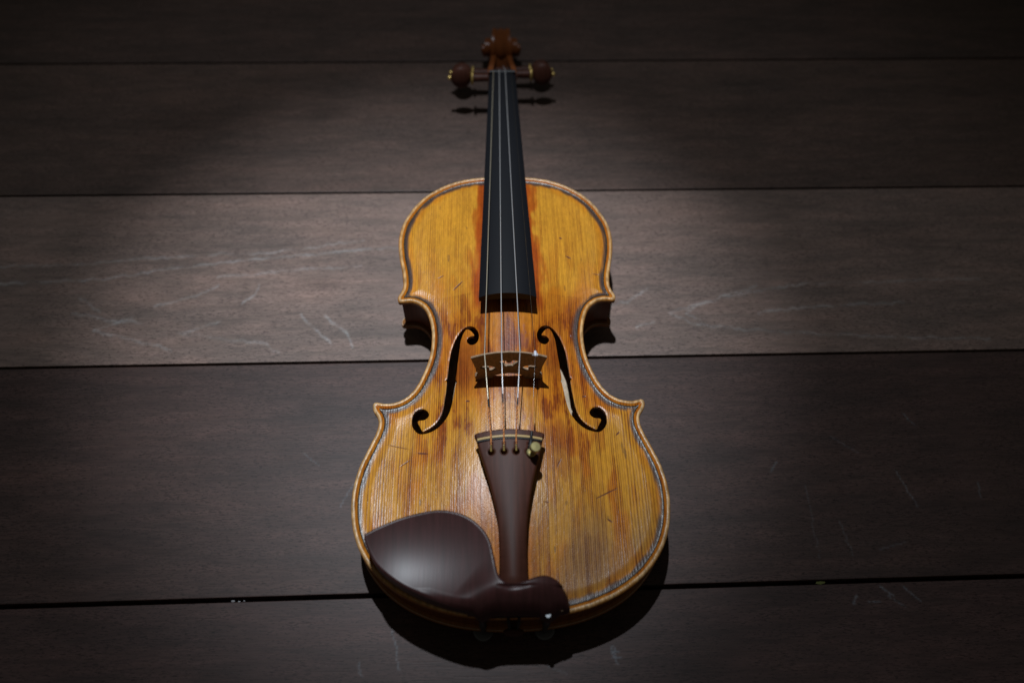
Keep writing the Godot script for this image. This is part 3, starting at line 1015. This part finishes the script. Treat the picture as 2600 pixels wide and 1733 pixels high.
func fittings(vi: Node3D) -> void:
	# bridge, in its own plane: a across, b up
	var hb := [Vector2(0, 93.9), Vector2(8, 93.2), Vector2(15, 91.4), Vector2(21, 88.8), Vector2(25.3, 86.5), Vector2(24.6, 83.0), Vector2(23.0, 76.0), Vector2(22.2, 71.0), Vector2(22.4, 69.4), Vector2(21.2, 67.2), Vector2(20.9, 64.4), Vector2(22.6, 62.9), Vector2(23.2, 61.4), Vector2(22.6, 57.9), Vector2(10.5, 59.3), Vector2(10.6, 61.8), Vector2(9.2, 63.6), Vector2(5.5, 65.6), Vector2(0, 66.4)]
	var bp := PackedVector2Array(hb)
	for k in range(hb.size() - 2, 0, -1):
		bp.append(Vector2(-hb[k].x, hb[k].y))
	var eye := [Vector2(19.4, 74.3), Vector2(17.0, 76.2), Vector2(13.2, 76.4), Vector2(10.4, 75.2), Vector2(8.3, 72.6), Vector2(10.4, 70.4), Vector2(12.6, 69.6), Vector2(14.6, 70.0), Vector2(13.2, 71.8), Vector2(14.4, 72.8), Vector2(16.6, 72.4), Vector2(18.2, 72.9)]
	var heart := [Vector2(0, 80.4), Vector2(1.6, 80.8), Vector2(1.9, 82.6), Vector2(4.0, 83.0), Vector2(6.4, 81.8), Vector2(6.0, 79.6), Vector2(3.4, 77.2), Vector2(2.6, 75.8), Vector2(0, 75.2)]
	var e1 := smooth_closed(PackedVector2Array(eye), 0.3)
	var e2 := PackedVector2Array()
	for q in e1:
		e2.append(Vector2(-q.x, q.y))
	var hp := PackedVector2Array(heart)
	for k in range(heart.size() - 2, 0, -1):
		hp.append(Vector2(-heart[k].x, heart[k].y))
	var st := 0.3
	var nx := 178
	var nz := 132
	var x0 := -26.6
	var z0 := 55.8
	var ph := sdf(bp, x0, z0, nx, nz, st, 3.0)
	for hole in [e1, e2, smooth_closed(hp, 0.3)]:
		var s2 := sdf(hole, x0, z0, nx, nz, st, 2.0)
		for k in ph.size():
			ph[k] = maxf(ph[k], -s2[k])
	var yt := PackedFloat32Array()
	yt.resize(ph.size())
	var yb := yt.duplicate()
	for k in ph.size():
		var yy := z0 + (k / nx) * st
		var th := lerpf(3.6, 1.35, clampf((yy - 58.0) / 36.0, 0, 1))
		yt[k] = th * 0.72 - 0.25 * ss(-0.5, 0.0, ph[k])
		yb[k] = -th * 0.28 + 0.2 * ss(-0.5, 0.0, ph[k])
	slab("bridge", vi, M.maple, x0, z0, nx, nz, st, ph, yt, yb, Transform3D(Basis(Vector3(1, 0, 0), Vector3(0, 0, 1), Vector3(0, 1, 0)), Vector3(-0.3, 0, 161.0)))
	# tailpiece: arched across, widening towards the bridge, with string holes and slots
	var tp := [Vector2(-23.0, 111.6), Vector2(-15, 112.9), Vector2(-8, 113.5), Vector2(-0.8, 113.7), Vector2(6.4, 113.5), Vector2(13.4, 112.9), Vector2(21.4, 111.6), Vector2(20.4, 107.0), Vector2(18.0, 97.0), Vector2(14.6, 84.5), Vector2(11.8, 72.0), Vector2(9.7, 60.0), Vector2(8.6, 48.0), Vector2(8.3, 36.0), Vector2(8.8, 25.0), Vector2(9.4, 17.0), Vector2(8.6, 12.0), Vector2(0, 10.6), Vector2(-8.6, 12.0), Vector2(-9.2, 17.0), Vector2(-8.6, 25.0), Vector2(-8.3, 36.0), Vector2(-8.7, 48.0), Vector2(-9.7, 60.0), Vector2(-12.2, 72.0), Vector2(-15.4, 84.5), Vector2(-19.2, 97.0), Vector2(-21.9, 107.0)]
	var tpp := smooth_closed(PackedVector2Array(tp), 1.0)
	st = 0.4
	nx = 120
	nz = 268
	x0 = -24.6
	z0 = 8.6
	ph = sdf(tpp, x0, z0, nx, nz, st, 6.0)
	yt = PackedFloat32Array()
	yt.resize(ph.size())
	yb = yt.duplicate()
	var holes := [-12.7, -4.5, 3.3, 11.3]
	for k in ph.size():
		var x := x0 + (k % nx) * st
		var z := z0 + (k / nx) * st
		var dd := -ph[k]
		var cx := -0.8 * ss(40.0, 110.0, z)
		var hw := lerpf(8.6, 22.0, ss(20.0, 120.0, z))
		var u := (x - cx) / hw
		var yy := lerpf(66.5, 78.0, pow(clampf((z - 10.0) / 103.0, 0, 1), 0.9)) + lerpf(3.0, 0.0, ss(20.0, 100.0, z)) 
		yy -= lerpf(4.0, 3.0, ss(20.0, 110.0, z)) * u * u
		yy -= 2.2 * ss(22.0, 10.0, z)
		if dd < 1.2:
			var q := 1.0 - maxf(dd, 0) / 1.2
			yy -= 1.2 * (1.0 - sqrt(maxf(0, 1.0 - q * q)))
		yt[k] = yy
		yb[k] = yy - 3.4 if dd > 1.5 else yy - 2.6
		for hx in holes:
			var q := Vector2(x - hx, z - 98.6).length() - 2.15
			q = minf(q, maxf(absf(x - hx) - 0.62, maxf(98.6 - z, z - 104.4)))
			ph[k] = maxf(ph[k], -q)
			yt[k] -= 0.3 * ss(0.8, 0.0, q)
	var tail := slab("tailpiece", vi, M.fitting, x0, z0, nx, nz, st, ph, yt, yb)
	# pale saddle bar across its head, with a black line under it
	for e in 2:
		var b := Bag.new()
		var rings := []
		for k in 21:
			var x := lerpf(-21.4, 20.0, k / 20.0)
			var u := (x + 0.8) / 22.0
			var zc := 108.4 - 1.6 * u * u - (1.25 if e == 1 else 0.0)
			var yy := 77.9 - 3.0 * u * u + (0.9 if e == 0 else 0.25)
			var wz2 := 0.75 if e == 0 else 0.5
			rings.append(PackedVector3Array([Vector3(x, yy - 1.4, zc - wz2), Vector3(x, yy - 0.3, zc - wz2), Vector3(x, yy, zc - wz2 * 0.4), Vector3(x, yy, zc + wz2 * 0.4), Vector3(x, yy - 0.3, zc + wz2), Vector3(x, yy - 1.4, zc + wz2)]))
		b.loft(rings)
		fin("string_bar" if e == 0 else "black_line", tail, M.bone if e == 0 else M.black, b, 35.0)
	# fine tuner on the thin string
	var tn := Node3D.new()
	tn.name = "fine_tuner"
	vi.add_child(tn, true)
	var ax := Vector3(0.23, 1, -0.06).normalized()
	var at := Vector3(12.2, 75.0, 97.4)
	var b2 := Bag.new()
	b2.lathe(at, ax, PackedVector2Array([Vector2(1.0, 3.0), Vector2(2.6, 3.0), Vector2(3.0, 2.6), Vector2(3.0, 1.2), Vector2(9.2, 1.2), Vector2(9.4, 2.8), Vector2(9.8, 3.3), Vector2(12.4, 3.3), Vector2(12.8, 2.9), Vector2(12.9, 0.2)]), 28)
	fin("tuner_screw", tn, M.brass, b2, 35.0)
	b2 = Bag.new()
	b2.tube(PackedVector3Array([Vector3(11.6, 76.2, 98.5), Vector3(12.0, 78.4, 101.0), Vector3(12.6, 78.6, 104.0), Vector3(13.0, 77.6, 108.0), Vector3(13.4, 78.4, 111.5)]), PackedFloat32Array([1.5, 1.5, 1.3, 0.9, 0.8]), 10)
	fin("lever", tn, M.black, b2)
	# small end parts: saddle, tail gut, end button
	b2 = Bag.new()
	b2.prism(PackedVector2Array([Vector2(2.6, 44), Vector2(2.6, 51), Vector2(4.0, 52.5), Vector2(7.0, 51.5), Vector2(9.0, 48.0), Vector2(9.0, 44)]), -16.5, 16.5)
	fin("saddle", vi, M.ebony, b2, 30.0)
	b2 = Bag.new()
	for s in [-1.0, 1.0]:
		b2.tube(PackedVector3Array([Vector3(s * 3.0, 64.0, 14.0), Vector3(s * 3.2, 58.0, 7.0), Vector3(s * 3.2, 53.2, 3.6), Vector3(s * 3.2, 48.0, 1.0), Vector3(s * 2.6, 38.0, -0.6), Vector3(s * 1.6, 32.0, -1.0)]), PackedFloat32Array([1.0]), 8)
	fin("tail_gut", vi, M.black, b2)
	b2 = Bag.new()
	b2.lathe(Vector3(0, 30.0, 4.0), Vector3(0, 0, -1), PackedVector2Array([Vector2(0, 3.6), Vector2(4.0, 3.6), Vector2(4.4, 5.0), Vector2(5.2, 6.4), Vector2(6.4, 6.6), Vector2(7.6, 5.2), Vector2(8.2, 3.0), Vector2(8.4, 0.2)]), 20)
	fin("end_button", vi, M.fitting, b2)

func strings(vi: Node3D) -> void:
	# x at nut, bridge and tailpiece; radius; where the black band and the silk start
	var spec := [[-7.9, -16.4, -12.7, 0.40, 131.4, 126.6, "thick wound string, gold reflection painted into its colour"], [-2.7, -5.2, -4.5, 0.38, 133.9, 128.5, "wound string"], [2.6, 6.8, 3.3, 0.36, 131.5, 126.9, "wound string"], [7.8, 17.0, 13.3, 0.14, 0.0, 131.8, "thinnest string, bare steel"]]
	for k in 4:
		var s: Array = spec[k]
		var bx: float = s[1]
		var by := 93.9 - bx * bx / 85.0 + float(s[3]) * 0.6
		var nutp := Vector3(s[0], 54.7 - s[0] * s[0] / 84.0 + 0.5, 477.0)
		var brp := Vector3(bx, by, 161.1)
		var ty := 78.6 - 3.0 * pow((float(s[2]) + 0.8) / 22.0, 2.0) + 0.9
		var tlp := Vector3(s[2], ty, 108.4)
		var endp := Vector3(s[2], ty - 2.2, 103.2)
		if k == 3:
			endp = Vector3(13.3, 78.3, 111.0)
			tlp = Vector3(13.4, 78.9, 112.0)
		var box := Vector3(float(s[0]) * 0.55, 37.0 - absf(k - 1.5) * 2.0, 491.0 + 7.0 * k)
		var rad: float = s[3]
		var zs: float = s[5]
		var zb: float = s[4] if k < 3 else zs
		var on := func(z: float) -> Vector3: return brp.lerp(tlp, (brp.z - z) / (brp.z - tlp.z))
		var b := Bag.new()
		b.tube(PackedVector3Array([box, nutp, nutp.lerp(brp, 0.5), brp + Vector3(0, 0, 0.5), on.call(zb)]), PackedFloat32Array([rad]), 10)
		var st := fin("string", vi, M.wound_reflect if k == 0 else (M.steel if k == 3 else M.wound), b)
		st.set_meta("label", s[6])
		if k < 3:
			b = Bag.new()
			b.tube(PackedVector3Array([on.call(zb + 0.2), on.call(zs)]), PackedFloat32Array([rad + 0.13]), 10)
			fin("black_band", st, M.black, b)
		# silk from there to the tailpiece, wound with a dark thread
		var ends := PackedVector3Array([on.call(zs), on.call(lerpf(zs, tlp.z, 0.5)), tlp, endp])
		b = Bag.new()
		b.tube(ends, PackedFloat32Array([rad + (0.06 if k < 3 else 0.24), rad + (0.12 if k < 3 else 0.26), rad + 0.14, rad + 0.12]), 10)
		fin("silk_winding", st, M.silk, b)
		if k < 3:
			var path := PackedVector3Array()
			var steps := 90
			for i in steps + 1:
				var t := i / float(steps)
				var q: Vector3 = on.call(lerpf(zs, tlp.z, t / 0.8)) if t < 0.8 else tlp.lerp(endp, (t - 0.8) / 0.2)
				var a := t * TAU * 8.5
				path.append(q + Vector3(cos(a), sin(a), 0) * (rad + 0.08))
			b = Bag.new()
			b.tube(path, PackedFloat32Array([0.17]), 6)
			fin("dark_thread", st, M.black, b)
			# knot and ball end in the slot
			b = Bag.new()
			b.tube(PackedVector3Array([endp, endp + Vector3(0, -1.2, -1.4), endp + Vector3(0, -2.2, -3.6)]), PackedFloat32Array([rad, 0.5, 0.7]), 8)
			fin("ball_end", st, M.gold, b)
		else:
			b = Bag.new()
			b.lathe(brp + Vector3(0, 0.1, 2.2), Vector3(0, 0, -1), PackedVector2Array([Vector2(0, 0.5), Vector2(0.2, 0.95), Vector2(2.0, 1.1), Vector2(3.6, 0.95), Vector2(4.0, 0.5)]), 12)
			b.loft([PackedVector3Array([Vector3(bx - 2.1, by + 0.1, 160.3), Vector3(bx + 1.6, by - 0.9, 160.3), Vector3(bx + 1.7, by - 0.4, 161.9), Vector3(bx - 2.0, by + 0.5, 161.9)]), PackedVector3Array([Vector3(bx - 2.1, by - 0.9, 160.15), Vector3(bx + 1.6, by - 2.0, 160.15), Vector3(bx + 1.7, by - 1.6, 162.1), Vector3(bx - 2.0, by - 0.6, 162.1)])])
			fin("string_sleeve", st, M.sleeve, b)

func chin_rest(vi: Node3D) -> void:
	var ol := [Vector2(-89.4, 47.0), Vector2(-87.8, 40.5), Vector2(-81.5, 30.0), Vector2(-69.5, 20.4), Vector2(-57.0, 13.8), Vector2(-44.0, 8.4), Vector2(-31.0, 4.4), Vector2(-25.0, 2.8), Vector2(-21.5, 0.2), Vector2(-18.8, -0.5), Vector2(-16.0, 0.2), Vector2(-12.0, 2.0), Vector2(0, 2.2), Vector2(13.0, 2.0), Vector2(17.4, 0.2), Vector2(20.2, -0.5), Vector2(23.0, 0.2), Vector2(27.0, 2.6), Vector2(33.4, 4.6), Vector2(33.2, 8.6), Vector2(30.8, 13.6), Vector2(27.2, 17.6), Vector2(22.9, 20.3), Vector2(18.6, 21.2), Vector2(14.2, 20.6), Vector2(8.8, 18.7), Vector2(3.5, 17.0), Vector2(-1.7, 16.4), Vector2(-5.2, 17.6), Vector2(-8.7, 21.3), Vector2(-10.2, 26.6), Vector2(-11.6, 33.8), Vector2(-13.8, 42.4), Vector2(-18.3, 49.6), Vector2(-25.6, 56.0), Vector2(-34.8, 60.1), Vector2(-45.8, 61.7), Vector2(-58.6, 60.1), Vector2(-69.4, 57.3), Vector2(-80.0, 52.9), Vector2(-87.6, 48.7)]
	var pl := smooth_closed(PackedVector2Array(ol), 1.0)
	var st := 0.7
	var nx := 186
	var nz := 98
	var x0 := -93.0
	var z0 := -2.8
	var ph := sdf(pl, x0, z0, nx, nz, st, 12.0)
	var yt := PackedFloat32Array()
	yt.resize(ph.size())
	var yb := yt.duplicate()
	for k in ph.size():
		var x := x0 + (k % nx) * st
		var z := z0 + (k / nx) * st
		var dd := -ph[k]
		# hollow cup on the left, a smooth bridge over the tailpiece on the right
		var cup := 66.6 + pow(z - 27.0, 2.0) / 165.0 + pow(x + 60.0, 2.0) / (330.0 if x > -60.0 else 190.0)
		var bz := clampf((17.0 - z) / 15.5, -1.0, 1.2)
		var br := 75.5 - (15.5 * pow(bz, 1.7) if bz > 0 else 1.5 * bz * bz) - 9.0 * pow(clampf((x - 6.0) / 28.0, 0, 1.2), 2.0)
		var w := ss(-36.0, 2.0, x - (z - 12.0) * 0.9)
		var yy := lerpf(cup, br, w)
		# front edge left of the bridge falls away as a rounded lip
		yy -= lerpf(0.0, 4.0, ss(-62.0, -30.0, x)) * pow(clampf(1.0 - dd / 6.0, 0, 1), 2.0) * (1.0 if z < 16.0 else 0.0)
		var rr := 1.5
		if dd < rr:
			var q := 1.0 - maxf(dd, -0.3) / rr
			yy -= rr * (1.0 - sqrt(maxf(0.0, 1.0 - minf(q, 1.0) * minf(q, 1.0))))
		yt[k] = yy
		var low := lerpf(52.0, 56.0, ss(-50.0, -20.0, x))
		low = maxf(low, 51.0 + arch(x, z) * 1.0)
		if absf(x) < 13.0 and z > 7.0:
			low = 70.5
		low += 3.0 * ss(15.0, 11.0, absf(x - 0.5)) * ss(9.0, 5.0, z)
		yb[k] = minf(low, yy - 1.5)
	var cr := slab("chin_rest", vi, M.rest, x0, z0, nx, nz, st, ph, yt, yb)
	# two clamp screws with their feet under the back
	for x in [-18.8, 20.2]:
		var b := Bag.new()
		b.lathe(Vector3(x, 57.5, 1.9), Vector3(0, -1, 0), PackedVector2Array([Vector2(0, 1.5), Vector2(12, 1.5), Vector2(14.5, 2.0), Vector2(16, 2.3), Vector2(26, 2.3), Vector2(27, 1.9), Vector2(28, 1.5), Vector2(45.5, 1.5)]), 16)
		b.lathe(Vector3(x, 12.9, 3.2), Vector3(0, -1, 0), PackedVector2Array([Vector2(0, 5.4), Vector2(0.4, 6.6), Vector2(1.4, 6.9), Vector2(2.2, 6.4)]), 28)
		fin("clamp", cr, M.chrome, b, 35.0)
	for x in [-18.8, 20.2]:
		var b3 := Bag.new()
		b3.loft([PackedVector3Array([Vector3(x - 9, 49.2, 3.6), Vector3(x + 9, 49.2, 3.6), Vector3(x + 9, 49.2, 9), Vector3(x - 9, 49.2, 9)]), PackedVector3Array([Vector3(x - 9, 56.8, 4.2), Vector3(x + 9, 56.8, 4.2), Vector3(x + 9, 56.8, 9), Vector3(x - 9, 56.8, 9)])])
		fin("cork_pad", cr, M.cork, b3, 30.0)

# ---------------------------------------------------------------- bits in the joint between the planks
func litter() -> void:
	var b := Bag.new()
	b.loft([PackedVector3Array([Vector3(-3.2, 0.1, -0.3), Vector3(-2.6, 0.5, 0.9), Vector3(-2.8, -0.1, 0.2)]), PackedVector3Array([Vector3(0, 0.2, -0.9), Vector3(0.3, 0.9, 1.0), Vector3(0, -0.3, 0.4)]), PackedVector3Array([Vector3(3.0, 0.4, -0.2), Vector3(3.4, 0.8, 0.7), Vector3(3.0, 0.2, 0.3)])])
	var o := fin("leaf_scrap", self, mat(lin(0.11, 0.12, 0.03), 0.8), b, 20.0)
	o.position = put(Vector3(208.9, 0.0, 32.2))
	tag(o, "tiny dry green leaf scrap caught in the nearest plank joint, right of the violin", "leaf scrap")
	var at := [Vector3(-184.7, 0.0, 27.1), Vector3(-180.6, 0.0, 26.8), Vector3(-177.4, 0.0, 27.2)]
	var words := ["largest, leftmost of three white crumbs in the plank joint left of the violin", "middle one of three white crumbs in the plank joint left of the violin", "smallest, rightmost of three white crumbs in the plank joint left of the violin"]
	for k in 3:
		b = Bag.new()
		var s: float = [1.0, 0.7, 0.55][k]
		b.loft([PackedVector3Array([Vector3(-1.2, -0.2, -0.4), Vector3(-1.0, 0.5, 0.1), Vector3(-1.1, -0.3, 0.6)]), PackedVector3Array([Vector3(0.2, -0.4, -0.6), Vector3(0.1, 0.6, 0.0), Vector3(0.3, -0.2, 0.7)]), PackedVector3Array([Vector3(1.2, -0.1, -0.2), Vector3(1.3, 0.3, 0.1), Vector3(1.1, 0.0, 0.4)])])
		for i in b.tris.size():
			b.tris[i] *= s
		var c := fin("crumb", self, mat(lin(0.42, 0.42, 0.44), 0.8), b, 20.0)
		c.position = put(at[k] + Vector3(0, 0.1, 0))
		tag(c, words[k], "crumb", "white crumbs in the plank joint")
